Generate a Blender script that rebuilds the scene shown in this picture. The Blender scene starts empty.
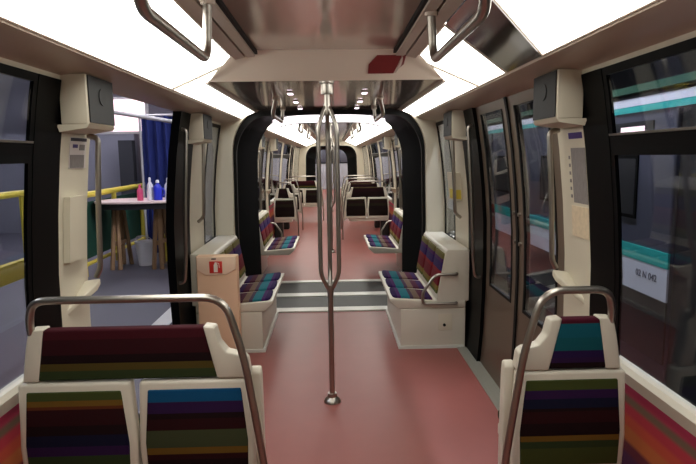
import bpy, bmesh, math, random
from mathutils import Vector, Matrix
random.seed(7)
SC = bpy.context.scene
COL = SC.collection
PI = math.pi
R = math.radians

# ------------------------------------------------------------------ materials
def lin(c):
    return tuple((v/255/12.92 if v/255 <= .04045 else ((v/255+.055)/1.055)**2.4) for v in c)
def new_mat(name):
    m = bpy.data.materials.new(name); m.use_nodes = True
    nt = m.node_tree
    for n in list(nt.nodes): nt.nodes.remove(n)
    out = nt.nodes.new('ShaderNodeOutputMaterial')
    return m, nt, out
def mat(name, rgb, rough=.5, metal=0., var=.06, scale=12., bump=0., coat=0., stretch=None, spec=.5):
    m, nt, out = new_mat(name)
    b = nt.nodes.new('ShaderNodeBsdfPrincipled')
    nt.links.new(b.outputs[0], out.inputs[0])
    b.inputs['Roughness'].default_value = rough
    b.inputs['Metallic'].default_value = metal
    b.inputs['Specular IOR Level'].default_value = spec
    b.inputs['Coat Weight'].default_value = coat
    b.inputs['Coat Roughness'].default_value = .12
    c = lin(rgb)
    tc = nt.nodes.new('ShaderNodeTexCoord')
    nz = nt.nodes.new('ShaderNodeTexNoise'); nz.inputs['Scale'].default_value = scale; nz.inputs['Detail'].default_value = 4
    if stretch:
        mp = nt.nodes.new('ShaderNodeMapping'); mp.inputs['Scale'].default_value = stretch
        nt.links.new(tc.outputs['Object'], mp.inputs[0]); nt.links.new(mp.outputs[0], nz.inputs['Vector'])
    else:
        nt.links.new(tc.outputs['Object'], nz.inputs['Vector'])
    mx = nt.nodes.new('ShaderNodeMix'); mx.data_type = 'RGBA'
    mx.inputs[6].default_value = (*[v*(1-var) for v in c], 1)
    mx.inputs[7].default_value = (*[min(1, v*(1+var)) for v in c], 1)
    nt.links.new(nz.outputs[0], mx.inputs[0]); nt.links.new(mx.outputs[2], b.inputs['Base Color'])
    if bump:
        bp = nt.nodes.new('ShaderNodeBump'); bp.inputs['Strength'].default_value = bump; bp.inputs['Distance'].default_value = .01
        nt.links.new(nz.outputs[0], bp.inputs['Height']); nt.links.new(bp.outputs[0], b.inputs['Normal'])
    return m
def emit(name, rgb, strength):
    m, nt, out = new_mat(name)
    b = nt.nodes.new('ShaderNodeBsdfPrincipled')
    nt.links.new(b.outputs[0], out.inputs[0])
    b.inputs['Base Color'].default_value = (*lin(rgb), 1)
    b.inputs['Roughness'].default_value = .4
    b.inputs['Emission Color'].default_value = (*lin(rgb), 1)
    b.inputs['Emission Strength'].default_value = strength
    return m
def glass(name, tint, refl=.06):
    m, nt, out = new_mat(name)
    t = nt.nodes.new('ShaderNodeBsdfTransparent'); t.inputs[0].default_value = (*tint, 1)
    g = nt.nodes.new('ShaderNodeBsdfGlossy'); g.inputs['Roughness'].default_value = .02
    g.inputs[0].default_value = (.9, .92, .95, 1)
    f = nt.nodes.new('ShaderNodeLayerWeight'); f.inputs[0].default_value = .5
    p5 = nt.nodes.new('ShaderNodeMath'); p5.operation = 'POWER'; p5.inputs[1].default_value = 5.
    mul = nt.nodes.new('ShaderNodeMath'); mul.operation = 'MULTIPLY_ADD'; mul.inputs[1].default_value = 1-refl; mul.inputs[2].default_value = refl
    mx = nt.nodes.new('ShaderNodeMixShader')
    nt.links.new(f.outputs['Facing'], p5.inputs[0]); nt.links.new(p5.outputs[0], mul.inputs[0]); nt.links.new(mul.outputs[0], mx.inputs[0])
    nt.links.new(t.outputs[0], mx.inputs[1]); nt.links.new(g.outputs[0], mx.inputs[2])
    nt.links.new(mx.outputs[0], out.inputs[0])
    return m
def stripes(name, axis, lo, hi, bands, rough=.85, soft=.0, weave=True, dim=.88):
    """bands: list of (fraction start, rgb) along the object axis between lo and hi."""
    m, nt, out = new_mat(name)
    b = nt.nodes.new('ShaderNodeBsdfPrincipled'); b.inputs['Roughness'].default_value = rough
    nt.links.new(b.outputs[0], out.inputs[0])
    tc = nt.nodes.new('ShaderNodeTexCoord')
    sp = nt.nodes.new('ShaderNodeSeparateXYZ'); nt.links.new(tc.outputs['Object'], sp.inputs[0])
    mr = nt.nodes.new('ShaderNodeMapRange'); mr.inputs[1].default_value = lo; mr.inputs[2].default_value = hi
    src = sp.outputs['XYZ'.index(axis[-1])]
    if axis[0] == '|':
        ab = nt.nodes.new('ShaderNodeMath'); ab.operation = 'ABSOLUTE'
        nt.links.new(src, ab.inputs[0]); src = ab.outputs[0]
    nt.links.new(src, mr.inputs[0])
    bands = [(p, tuple(v*dim for v in c)) for p, c in bands]
    rp = nt.nodes.new('ShaderNodeValToRGB'); rp.color_ramp.interpolation = 'CONSTANT' if not soft else 'LINEAR'
    el = rp.color_ramp.elements
    pts = []
    for i, (p, c) in enumerate(bands):
        nxt = bands[i+1][0] if i+1 < len(bands) else 1.
        if soft:
            e = min(soft, (nxt-p)*.3)
            pts += [(p + (e if i else 0), c), (nxt - (e if i+1 < len(bands) else 0), c)]
        else: pts.append((p, c))
    pts = pts[:32]
    el[0].position = pts[0][0]; el[0].color = (*lin(pts[0][1]), 1)
    el[1].position = pts[-1][0]; el[1].color = (*lin(pts[-1][1]), 1)
    for p, c in pts[1:-1]:
        k = el.new(p); k.color = (*lin(c), 1)
    nt.links.new(mr.outputs[0], rp.inputs[0])
    nt.links.new(rp.outputs[0], b.inputs['Base Color'])
    b.inputs['Specular IOR Level'].default_value = .15
    if weave:
        nz = nt.nodes.new('ShaderNodeTexNoise'); nz.inputs['Scale'].default_value = 420
        nt.links.new(tc.outputs['Object'], nz.inputs['Vector'])
        bp = nt.nodes.new('ShaderNodeBump'); bp.inputs['Strength'].default_value = .15; bp.inputs['Distance'].default_value = .004
        nt.links.new(nz.outputs[0], bp.inputs['Height']); nt.links.new(bp.outputs[0], b.inputs['Normal'])
    return m

M = dict(
    cream=mat('cream_wall', (208, 200, 180), .42, var=.04, scale=4),
    shell=mat('white_shell', (206, 199, 184), .38, var=.04, scale=6),
    cove=mat('beige_cove', (176, 158, 140), .35, var=.04, scale=4),
    beam=mat('beige_beam', (232, 220, 204), .4, var=.03, scale=3),
    floor=mat('red_floor', (140, 79, 72), .42, var=.10, scale=5, spec=.4),
    ceil=mat('gloss_ceiling', (206, 188, 174), .12, metal=.1, var=.03, scale=3, coat=.8),
    ceil_low=mat('mirror_ceiling', (186, 168, 156), .09, metal=.7, var=.10, scale=2.5),
    strip=mat('rail_strip', (186, 170, 156), .4, metal=.1),
    black=mat('black_rubber', (11, 11, 12), .6, var=.15, spec=.2),
    blackgloss=mat('black_frame', (5, 5, 6), .42, var=.1, spec=.08),
    bellows=mat('bellows_rubber', (9, 10, 11), .85, var=.25, scale=30, spec=.15),
    steel=mat('brushed_steel', (168, 162, 154), .32, metal=1., var=.05, scale=40),
    alu=mat('threshold_aluminium', (160, 160, 150), .4, metal=.25, var=.12, scale=60, stretch=(1, 14, 1)),
    plate=mat('gangway_steel', (27, 30, 30), .55, metal=.1, var=.35, scale=5, stretch=(8, 1, 1)),
    plate_edge=mat('gangway_edge', (212, 212, 204), .4, metal=.1, var=.06),
    door=mat('door_panel', (108, 90, 77), .32, metal=.45, var=.06, scale=3),
    stile=mat('door_stile', (116, 102, 88), .35, metal=.35, var=.05),
    grille=mat('speaker_cloth', (38, 38, 38), .75, var=.35, scale=260),
    grille_dark=mat('speaker_emblem', (28, 28, 29), .7),
    peach=mat('peach_panel', (240, 200, 166), .45, var=.05, scale=3),
    peach_light=mat('peach_hood', (250, 220, 192), .4, var=.03, scale=3),
    sign_red=mat('sign_red', (214, 52, 40), .45),
    sign_white=mat('sign_white', (240, 228, 214), .5),
    sticker_red=mat('sticker_red', (120, 36, 38), .35, var=.12, scale=30),
    sticker_pale=mat('sticker_pale', (200, 180, 170), .4),
    hatch=mat('smoked_hatch', (70, 58, 54), .07, metal=.3, var=.06, coat=.8),
    purple=mat('notice_purple', (58, 34, 110), .5),
    navy=mat('notice_navy', (26, 22, 44), .5),
    paper=mat('notice_paper', (206, 198, 196), .6),
    grey_tab=mat('notice_table', (128, 122, 120), .6, var=.35, scale=160, stretch=(1, 1, .2)),
    map=mat('notice_map', (214, 196, 166), .6, var=.25, scale=40),
    panel_light=emit('light_diffuser', (252, 251, 242), 5.),
    gang_light=emit('gangway_diffuser', (255, 246, 250), 2.),
    down=emit('downlight_lens', (255, 236, 255), 4.),
    glass=glass('window_glass', (.93, .95, .96), .045),
    bluegrey=mat('workshop_floor', (92, 89, 100), .5, var=.10, scale=1.2),
    shopwall=mat('workshop_wall', (128, 126, 138), .8, var=.08, scale=2),
    shopdark=mat('workshop_dark', (44, 44, 50), .8),
    curtain=mat('blue_curtain', (24, 38, 104), .85, var=.2, scale=8),
    yellow=mat('yellow_paint', (212, 190, 70), .5, var=.08),
    green=mat('green_tarp', (22, 70, 54), .7, var=.2),
    wood=mat('trestle_wood', (150, 116, 84), .7, var=.2, scale=10, stretch=(6, 6, .6)),
    table_top=mat('table_top', (216, 190, 184), .45, var=.08, scale=6),
    table_edge=mat('table_apron', (30, 27, 30), .5),
    pvc_white=mat('white_plastic', (226, 222, 226), .35),
    pvc_pink=mat('pink_plastic', (200, 70, 110), .35),
    pvc_blue=mat('blue_plastic', (40, 52, 190), .3),
    line=mat('white_line', (240, 238, 232), .6),
    pipe=mat('grey_pipe', (190, 184, 184), .4, metal=.2),
    t_white=mat('train_white', (214, 216, 232), .35, var=.04, scale=2),
    t_teal=mat('train_teal', (34, 168, 164), .35, var=.05, scale=2),
    t_green=mat('train_green', (14, 70, 52), .4, var=.12, scale=2),
    t_grey=mat('train_grey', (66, 67, 84), .4, var=.08, scale=2),
    t_dark=mat('train_dark', (24, 24, 30), .5),
    t_ink=mat('number_ink', (74, 80, 108), .5),
    winlit=emit('lit_window', (255, 226, 232), .9),
    tube=emit('fluorescent_tube', (235, 242, 255), 60.),
    tube3=emit('track_tube', (240, 244, 255), 260.),
    tube2=emit('workshop_tube', (240, 240, 255), 60.),
    bulkhead=mat('end_bulkhead', (168, 172, 190), .35, var=.08, scale=3),
    blackmetal=mat('dark_metal', (40, 38, 36), .5, metal=.4),
)
# seat fabrics: bands from the bottom of the panel upwards
OL, OC, MA, NV, PU, GR, BL, TE, BK, WI = (64, 72, 32), (112, 82, 28), (44, 10, 14), (16, 18, 44), (46, 20, 64), (46, 60, 32), (14, 76, 118), (16, 84, 94), (26, 8, 11), (76, 16, 36)
ZB, ZT = .478, .778
M['fabA'] = stripes('fabric_maroon_olive', 'Z', ZB, ZT, [(0, GR), (.20, PU), (.32, NV), (.46, BK), (.58, MA), (.78, (92, 44, 22)), (.82, OC), (.89, OL)])
M['fabB'] = stripes('fabric_blue_top', 'Z', ZB, ZT, [(0, BK), (.12, MA), (.19, OC), (.27, (64, 70, 46)), (.49, MA), (.63, BK), (.70, PU), (.84, BL)])
M['fabC'] = stripes('fabric_olive_navy', 'Z', ZB, ZT, [(0, OL), (.13, GR), (.22, OC), (.29, BK), (.45, MA), (.60, BK), (.64, NV), (.76, PU), (.87, OL)])
M['topA'] = stripes('fabric_top_maroon', 'Z', .815, 1.0, [(0, (52, 66, 36)), (.19, (84, 70, 28)), (.33, BK), (.5, (50, 11, 18)), (.80, (66, 14, 24))])
M['topC'] = stripes('fabric_top_teal', 'Z', .815, 1.0, [(0, BK), (.12, PU), (.22, (40, 20, 70)), (.36, TE), (.62, (16, 88, 104)), (.90, WI)])
M['fabD'] = stripes('fabric_dark', 'Z', ZB, ZT, [(0, (26, 14, 10)), (.3, (22, 8, 9)), (.55, (36, 30, 16)), (.72, (30, 10, 12)), (.9, (46, 40, 20))])
M['topD'] = stripes('fabric_top_dark', 'Z', .815, 1.0, [(0, (26, 10, 12)), (.5, (34, 10, 16)), (.9, (70, 56, 30))])
M['cush'] = stripes('fabric_bench_seat', '|X', .49, .86, [(0, (46, 24, 80)), (.14, (78, 38, 100)), (.22, (36, 120, 134)), (.42, (76, 54, 78)), (.50, (126, 104, 88)), (.64, (82, 30, 54)), (.78, (54, 28, 80)), (.90, (104, 34, 52))])
M['cushback'] = stripes('fabric_bench_back', 'Z', .43, .80, [(0, (100, 106, 50)), (.14, (142, 118, 60)), (.24, (120, 30, 42)), (.50, (140, 36, 46)), (.58, (54, 34, 96)), (.76, (80, 38, 92)), (.84, (116, 106, 62))])
PK = (204, 62, 96)
M['wallfab'] = stripes('wall_stripes', 'Z', .0, .72, [(0, (60, 40, 70)), (.06, (140, 54, 80)), (.16, (190, 104, 66)), (.26, (168, 56, 62)), (.36, (130, 46, 84)), (.48, (92, 48, 80)), (.60, (112, 50, 62)), (.66, (196, 108, 62)), (.74, (198, 82, 62)), (.80, (186, 58, 72)), (.86, (118, 96, 78)), (.905, (176, 58, 86)), (.945, (190, 66, 100))], soft=.012, weave=False)

# ------------------------------------------------------------------ mesh helpers
class MB:
    def __init__(s): s.bm = bmesh.new()
    def box(s, x0, x1, y0, y1, z0, z1, bevel=0.):
        b = bmesh.new()
        bmesh.ops.create_cube(b, size=1)
        for v in b.verts:
            v.co = Vector(((x0+x1)/2+v.co.x*abs(x1-x0), (y0+y1)/2+v.co.y*abs(y1-y0), (z0+z1)/2+v.co.z*abs(z1-z0)))
        s._bev(b, bevel); return s
    def _bev(s, b, bevel, seg=3):
        if bevel:
            bmesh.ops.bevel(b, geom=b.edges[:], offset=bevel, segments=seg, affect='EDGES', profile=.5, clamp_overlap=True)
        s._merge(b)
    def _merge(s, b):
        bmesh.ops.recalc_face_normals(b, faces=b.faces[:])
        me = bpy.data.meshes.new('tmp'); b.to_mesh(me); b.free()
        s.bm.from_mesh(me); bpy.data.meshes.remove(me)
    def prism(s, poly, axis, a0, a1, bevel=0., seg=3):
        """poly in the two other axes, extruded along axis from a0 to a1."""
        def p3(p, a):
            if axis == 'Y': return (p[0], a, p[1])
            if axis == 'X': return (a, p[0], p[1])
            return (p[0], p[1], a)
        b = bmesh.new()
        A = [b.verts.new(p3(p, a0)) for p in poly]; B = [b.verts.new(p3(p, a1)) for p in poly]
        n = len(poly)
        b.faces.new(A); b.faces.new(B[::-1])
        for i in range(n): b.faces.new((A[i], A[(i+1) % n], B[(i+1) % n], B[i]))
        bmesh.ops.recalc_face_normals(b, faces=b.faces[:])
        s._bev(b, bevel, seg); return s
    def hexa(s, q, dq, bevel=0.):
        """quad or polygon q (3D points) thickened by vector dq."""
        b = bmesh.new(); d = Vector(dq)
        A = [b.verts.new(Vector(p)) for p in q]; B = [b.verts.new(Vector(p)+d) for p in q]
        n = len(q)
        b.faces.new(A); b.faces.new(B[::-1])
        for i in range(n): b.faces.new((A[i], A[(i+1) % n], B[(i+1) % n], B[i]))
        bmesh.ops.recalc_face_normals(b, faces=b.faces[:])
        s._bev(b, bevel); return s
    def tube(s, pts, r, fillet=0., n=12, cap=True):
        P = [Vector(p) for p in pts]
        if fillet and len(P) > 2:
            Q = [P[0]]
            for i in range(1, len(P)-1):
                a = (P[i-1]-P[i]); c = (P[i+1]-P[i])
                f = min(fillet, a.length*.49, c.length*.49)
                p0 = P[i]+a.normalized()*f; p2 = P[i]+c.normalized()*f
                for k in range(7):
                    t = k/6; Q.append(p0*(1-t)**2+P[i]*2*t*(1-t)+p2*t*t)
            Q.append(P[-1]); P = Q
        b = bmesh.new(); rings = []
        T = [(P[min(i+1, len(P)-1)]-P[max(i-1, 0)]).normalized() for i in range(len(P))]
        ref = Vector((0, 0, 1)) if abs(T[0].z) < .9 else Vector((1, 0, 0))
        U = (ref - T[0]*ref.dot(T[0])).normalized()
        for i, p in enumerate(P):
            U = (U - T[i]*U.dot(T[i])).normalized(); V = T[i].cross(U)
            rr = r[i] if isinstance(r, (list, tuple)) else r
            rings.append([b.verts.new(p+(U*math.cos(2*PI*k/n)+V*math.sin(2*PI*k/n))*rr) for k in range(n)])
        for a, c in zip(rings, rings[1:]):
            for k in range(n): b.faces.new((a[k], a[(k+1) % n], c[(k+1) % n], c[k]))
        if cap: b.faces.new(rings[0][::-1]); b.faces.new(rings[-1])
        s._merge(b); return s
    def lathe(s, prof, c, n=24):
        """prof: list of (radius, z)."""
        b = bmesh.new(); rings = []
        for r, z in prof:
            rings.append([b.verts.new((c[0]+r*math.cos(2*PI*k/n), c[1]+r*math.sin(2*PI*k/n), c[2]+z)) for k in range(n)])
        for a, d in zip(rings, rings[1:]):
            for k in range(n): b.faces.new((a[k], a[(k+1) % n], d[(k+1) % n], d[k]))
        b.faces.new(rings[0][::-1]); b.faces.new(rings[-1])
        s._merge(b); return s
    def loft(s, loops, closed=False, back=None):
        b = bmesh.new()
        V = [[b.verts.new(p) for p in L] for L in loops]
        for a, c in zip(V, V[1:]):
            n = len(a)
            for k in range(n if closed else n-1): b.faces.new((a[k], a[(k+1) % n], c[(k+1) % n], c[k]))
        s._merge(b); return s
    def build(s, name, m, parent=None, smooth=True):
        me = bpy.data.meshes.new(name); s.bm.to_mesh(me); s.bm.free()
        o = bpy.data.objects.new(name, me); COL.objects.link(o)
        me.materials.append(M[m] if isinstance(m, str) else m)
        if smooth:
            for p in me.polygons: p.use_smooth = True
            try: me.set_sharp_from_angle(angle=R(38))
            except Exception: pass
        if parent: put(o, parent)
        return o
def put(o, parent):
    o.parent = parent
    o.matrix_parent_inverse = Matrix.Translation(parent_loc(parent)).inverted()
def parent_loc(p):
    v = Vector(p.location)
    if p.parent: v = v   # parts sit at the world origin inside their thing, so only the root moves
    return v
def empty(name, loc=(0, 0, 0)):
    o = bpy.data.objects.new(name, None); COL.objects.link(o); o.location = loc; o.empty_display_size = .1
    return o
def tag(o, label, cat, group=None, kind=None):
    o['label'] = label; o['category'] = cat
    if group: o['group'] = group
    if kind: o['kind'] = kind
    return o
def thing(name, label, cat, loc=(0, 0, 0), group=None):
    return tag(empty(name, loc), label, cat, group)
def struct(o, label, cat):
    return tag(o, label, cat, None, 'structure')

# ------------------------------------------------------------------ car body
YC = 6.34                                   # middle of the gangway
PROF = [(0, 1.12), (.25, 1.14), (.55, 1.15), (.80, 1.155), (1.10, 1.15), (1.35, 1.132), (1.60, 1.105), (1.80, 1.075), (1.93, 1.05), (2.25, 1.0)]
def wx(z):
    for (a, xa), (b, xb) in zip(PROF, PROF[1:]):
        if z <= b: return xa+(xb-xa)*max(0, (z-a))/(b-a)
    return PROF[-1][1]
def zlist(z0, z1):
    return [z0]+[z for z, _ in PROF if z0+.01 < z < z1-.01]+[z1]
def wall_piece(mb, sx, y0, y1, z0, z1, off=0., th=.06):
    """slab that follows the car's side; off moves it into the car."""
    zs = zlist(z0, z1)
    poly = [(sx*(wx(z)-off), z) for z in zs]+[(sx*(wx(z)-off+th), z) for z in reversed(zs)]
    mb.prism(poly, 'Y', min(y0, y1), max(y0, y1))
SIDE = {-1: 'left', 1: 'right'}
GL = 1.07  # ledge inner

RODS = []
cnt = {'window': 0, 'door': 0, 'trim': 0}
def nm(k):
    cnt[k] += 1; return f'{k}_{cnt[k]}'

def window(sx, y0, y1, z0, z1, label, transom=True, post=True, sill=True):
    e = struct(empty(nm('window'), (sx*wx(.8), (y0+y1)/2, z0)), label, 'window')
    f = MB()
    fr = .03
    wall_piece(f, sx, y0, y0+fr, z0, z1, .004, .014); wall_piece(f, sx, y1-fr, y1, z0, z1, .004, .014)
    wall_piece(f, sx, y0+fr, y1-fr, z1-.03, z1, .004, .014); wall_piece(f, sx, y0+fr, y1-fr, z0, z0+.02, .004, .014)
    f.build('window_frame', 'blackgloss', e, False)
    g = MB(); wall_piece(g, sx, y0+fr, y1-fr, z0+.02, z1-.03, .0, .006); g.build('glass', 'glass', e)
    if transom:
        t = MB(); wall_piece(t, sx, y0+fr, y1-fr, 1.572, 1.645, .014, .05); t.build('transom', 'blackgloss', e, False)
        t = MB(); wall_piece(t, sx, y0+fr, y1-fr, 1.645, 1.653, .02, .04); t.build('transom_edge', 'steel', e, False)
    if sill:
        t = MB(); t.prism([(sx*(wx(.70)-.012), .70), (sx*(wx(.77)-.03), .752), (sx*(wx(.77)-.018), .772), (sx*(wx(.77)+.02), .772), (sx*(wx(.70)+.02), .70)], 'Y', y0, y1)
        t.build('window_sill', 'shell', e, False)
    return e

def light_panel(poly, sx, label, group):
    """poly: list of (|X|, Y); the diffuser lies on the sloped plane of the ceiling edge."""
    P = [(sx*x, y, 2.12-.4306*(x-.5)) for x, y in poly]
    cx = sum(p[0] for p in P)/len(P); cy = sum(p[1] for p in P)/len(P)
    e = thing('ceiling_light', label, 'light', (cx, cy, 2.06), group)
    MB().hexa(P, (sx*.006, 0, .014)).build('diffuser', 'panel_light', e, False)
    # slim frame along the long edges
    f = MB()
    lo = [p for p in P]
    for a, b in zip(lo, lo[1:]+lo[:1]):
        f.tube([Vector(a)+Vector((0, 0, .002)), Vector(b)+Vector((0, 0, .002))], .0055, n=6)
    f.build('light_frame', 'beam', e)
    return e

def speaker(sx, yn, yf, label, flip=False):
    """cream housing hung off a pillar top with a dark grille facing into the car; yn = end towards the seats."""
    e = thing('loudspeaker', label, 'speaker', (sx*1.06, (yn+yf)/2, 1.72), 'pillar loudspeakers')
    xi = .955
    h = MB()
    lo, hi = 1.725, 1.925
    h.prism([(sx*xi, yn), (sx*(xi+.004), yf), (sx*1.066, yf), (sx*1.066, yn)], 'Z', lo, hi, .006)
    h.prism([(sx*xi, lo), (sx*(xi+.012), lo-.014), (sx*1.075, lo-.03), (sx*1.085, lo)], 'Y', min(yn, yf)+.001, max(yn, yf)-.001)
    h.build('housing', 'cream', e)
    g = MB(); g.prism([(sx*(xi-.006), yn+(.008 if yf > yn else -.008)), (sx*(xi-.002), yf+(-.008 if yf > yn else .008)), (sx*(xi+.003), yf+(-.008 if yf > yn else .008)), (sx*(xi-.001), yn+(.008 if yf > yn else -.008))], 'Z', lo+.008, hi-.004)
    g.build('grille', 'grille', e)
    ym = (yn+yf)/2+(.0 if yf > yn else 0)
    MB().prism([(ym+.035*math.cos(a), 1.845+.035*math.sin(a)) for a in [k*PI/8 for k in range(16)]], 'X', sx*(xi-.0085), sx*(xi-.004)).build('emblem', 'grille_dark', e)
    return e

def rail(name, pts, r, label, cat='handrail', fillet=.06, feet=(), group=None):
    e = thing(name, label, cat, pts[0], group)
    MB().tube(pts, r, fillet).build('bar', 'steel', e)
    for p, q in feet:
        MB().tube([p, q], r*1.5, n=14).build('bracket', 'shell', e)
    return e

# --------------------------------------------------------------- seat pieces
def seat_row(xa, xw, y0, fabs, top, label, group, detail=True):
    s = 1 if xw > xa else -1
    n = len(fabs); w = abs(xw-xa)
    X = lambda t: xa+s*t
    e = thing('double_seat' if n == 2 else 'single_seat', label, 'seat', (X(w/2), y0+.2, 0), group)
    sw = w/n
    for i in range(n):
        t0, t1 = i*sw+.003, (i+1)*sw-.003
        sh = MB()
        sh.prism([(X(t0+.008), .40), (X(t0), .56), (X(t0+.012), .807), (X(t1-.012), .807), (X(t1), .56), (X(t1-.008), .40)], 'Y', y0, y0+.055, .014)
        so = sh.build('seat_shell', 'shell', e)
        p = MB()
        p.prism([(X(t0+.03), .45), (X(t0+.026), .58), (X(t0+.044), .776), (X(t1-.044), .776), (X(t1-.026), .58), (X(t1-.03), .45)], 'Y', y0-.006, y0+.01, .005)
        p.build('back_panel', fabs[i], e)
        c = MB(); c.box(X(max(t0+.02, .085)), X(t1-.02), y0+.06, y0+.47, .405, .455, .02); c.build('seat_cushion', 'fabA', e)
        b = MB(); b.box(X(t0+.03), X(t1-.03), y0+.05, y0+.085, .47, .78, .014); b.build('backrest_cushion', fabs[i], e)
    u = MB(); u.box(X(.08), X(w-.01), y0+.03, y0+.44, .345, .404, .012); u.build('seat_pan', 'shell', e)
    u = MB(); u.box(X(w-.16), X(w+.0), y0+.10, y0+.36, .004, .35, .02); u.build('pedestal', 'blackmetal', e)
    # upper back
    a = MB()
    a.prism([(X(.172), 1.002), (X(.132), .997), (X(.118), .94), (X(.092), .905), (X(.035), .89), (X(.02), .875), (X(.012), .811), (X(.13), .811)], 'Y', y0+.002, y0+.06, .007)
    a.build('aisle_wing', 'shell', e)
    a = MB()
    a.prism([(X(w-.120), 1.002), (X(w-.069), .999), (X(w-.053), .93), (X(w-.034), .811), (X(w-.09), .811)], 'Y', y0+.002, y0+.06, .007)
    a.build('wall_wing', 'shell', e)
    a = MB()
    a.prism([(X(.168), .998), (X(.123), .814), (X(w-.085), .814), (X(w-.117), .998)], 'Y', y0+.004, y0+.05, .008)
    a.build('headrest_panel', top, e)
    # side shell towards the aisle
    a = MB(); a.prism([(y0+.05, .36), (y0+.045, .81), (y0+.06, .83), (y0+.075, .83), (y0+.09, .79), (y0+.10, .52), (y0+.10, .36)], 'X', X(-.020), X(.02), .010)
    a.build('side_shell', 'shell', e)
    yr = y0-.028
    r = MB(); r.tube([(X(w-.073), y0+.03, .94), (X(w-.075), yr+.03, 1.02), (X(w-.107), yr, 1.112), (X(.088), yr, 1.112), (X(.028), yr, .90), (X(.0), yr, .71), (X(-.034), yr, .46), (X(-.042), yr, .30), (X(-.042), yr, .0)], .0135, .075)
    r.build('grab_rail', 'steel', e)
    return e

def bench(sx, dr, label, rail_side=True, access=True):
    Y = lambda d: YC+dr*d
    d0, d1 = .77, 1.89
    e = thing('bench_seat', label, 'bench', (sx*.8, Y((d0+d1)/2), 0), 'three place benches beside the gangway')
    if dr < 0:
      b = MB(); b.box(sx*.565, sx*1.10, Y(d0), Y(d1), .0, .335, .006); b.build('base', 'shell', e)
      b = MB(); b.box(sx*.548, sx*.566, Y(d0), Y(d1), .0, .03); b.box(sx*.548, sx*1.09, Y(d1), Y(d1+.012), .0, .025); b.build('kick_strip', 'plate_edge', e, False)
    else:
      b = MB(); b.box(sx*.95, sx*1.12, Y(d0+.1), Y(d1-.1), .0, .345, .01); b.build('wall_bracket', 'shell', e)
    b = MB(); b.prism([(sx*.475, .428), (sx*.475, .40), (sx*.545, .338), (sx*1.10, .338), (sx*1.10, .40), (sx*.87, .405), (sx*.84, .398)], 'Y', Y(d0), Y(d1), .008)
    b.build('seat_shell', 'shell', e)
    b = MB(); b.prism([(sx*.862, .395), (sx*.935, .80), (sx*.95, .822), (sx*1.128, .822), (sx*1.128, .395)], 'Y', Y(d0), Y(d1), .008)
    b.build('backrest_shell', 'shell', e)
    n = 3; w = (d1-d0)/n
    for i in range(n):
        a0, a1 = d0+i*w+.030, d0+(i+1)*w-.030
        c = MB()
        def ztop(x): return .431-(x-.475)*(.034/.365)
        q = [(.52, a0), (.835, a0+.012), (.835, a1-.012), (.52, a1), (.505, a1-.03), (.50, (a0+a1)/2), (.505, a0+.03)]
        c.hexa([(sx*x, Y(d), ztop(x)-.008) for x, d in q], (0, 0, .024), .009)
        c.build('seat_cushion', 'cush', e)
        c = MB()
        def xb(z): return .862+(z-.395)*(.073/.405)
        c.hexa([(sx*(xb(.45)+.006), Y(a0), .45), (sx*(xb(.785)+.006), Y(a0), .785), (sx*(xb(.785)+.006), Y(a1), .785), (sx*(xb(.45)+.006), Y(a1), .45)], (-sx*.022, 0, .004), .009)
        c.build('back_cushion', 'cushback', e)
    if rail_side:
        y = Y(d1+.035)
        r = MB(); r.tube([(sx*1.02, Y(d1-.01), .625), (sx*1.02, y, .625), (sx*.84, y, .625), (sx*.735, y, .47), (sx*.745, y, .385), (sx*.80, y, .385), (sx*1.02, y, .385), (sx*1.02, Y(d1-.01), .385)], .0125, .05)
        r.build('arm_rail', 'steel', e)
    if access and dr < 0:
        b = MB(); b.box(sx*.875, sx*.99, Y(d1-.002), Y(d1+.004), .15, .29, .003)
        ap = b.build('access_panel', 'cream', e)
        k = MB(); k.tube([(sx*.925, Y(d1), .198), (sx*.925, Y(d1+.016), .198)], .012, n=14)
        k.build('lock_knob', 'black', ap)
    return e

def bench_seatless(): pass

# --------------------------------------------------------------- one end of a car, from the gangway outwards
def arch(hw, ztop, rx, rz, n=12, z0=0.):
    pts = [(-hw, z0), (-hw, z0+.35), (-hw*1.012, .9), (-hw*1.005, 1.25), (-hw, ztop-rz)]
    for k in range(1, n+1):
        a = PI-(PI/2)*k/n
        pts.append((-hw+rx+rx*math.cos(a), ztop-rz+rz*math.sin(a)))
    pts.append((0, ztop+.012))
    return pts+[(-x, z) for x, z in reversed(pts[:-1])]

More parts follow.
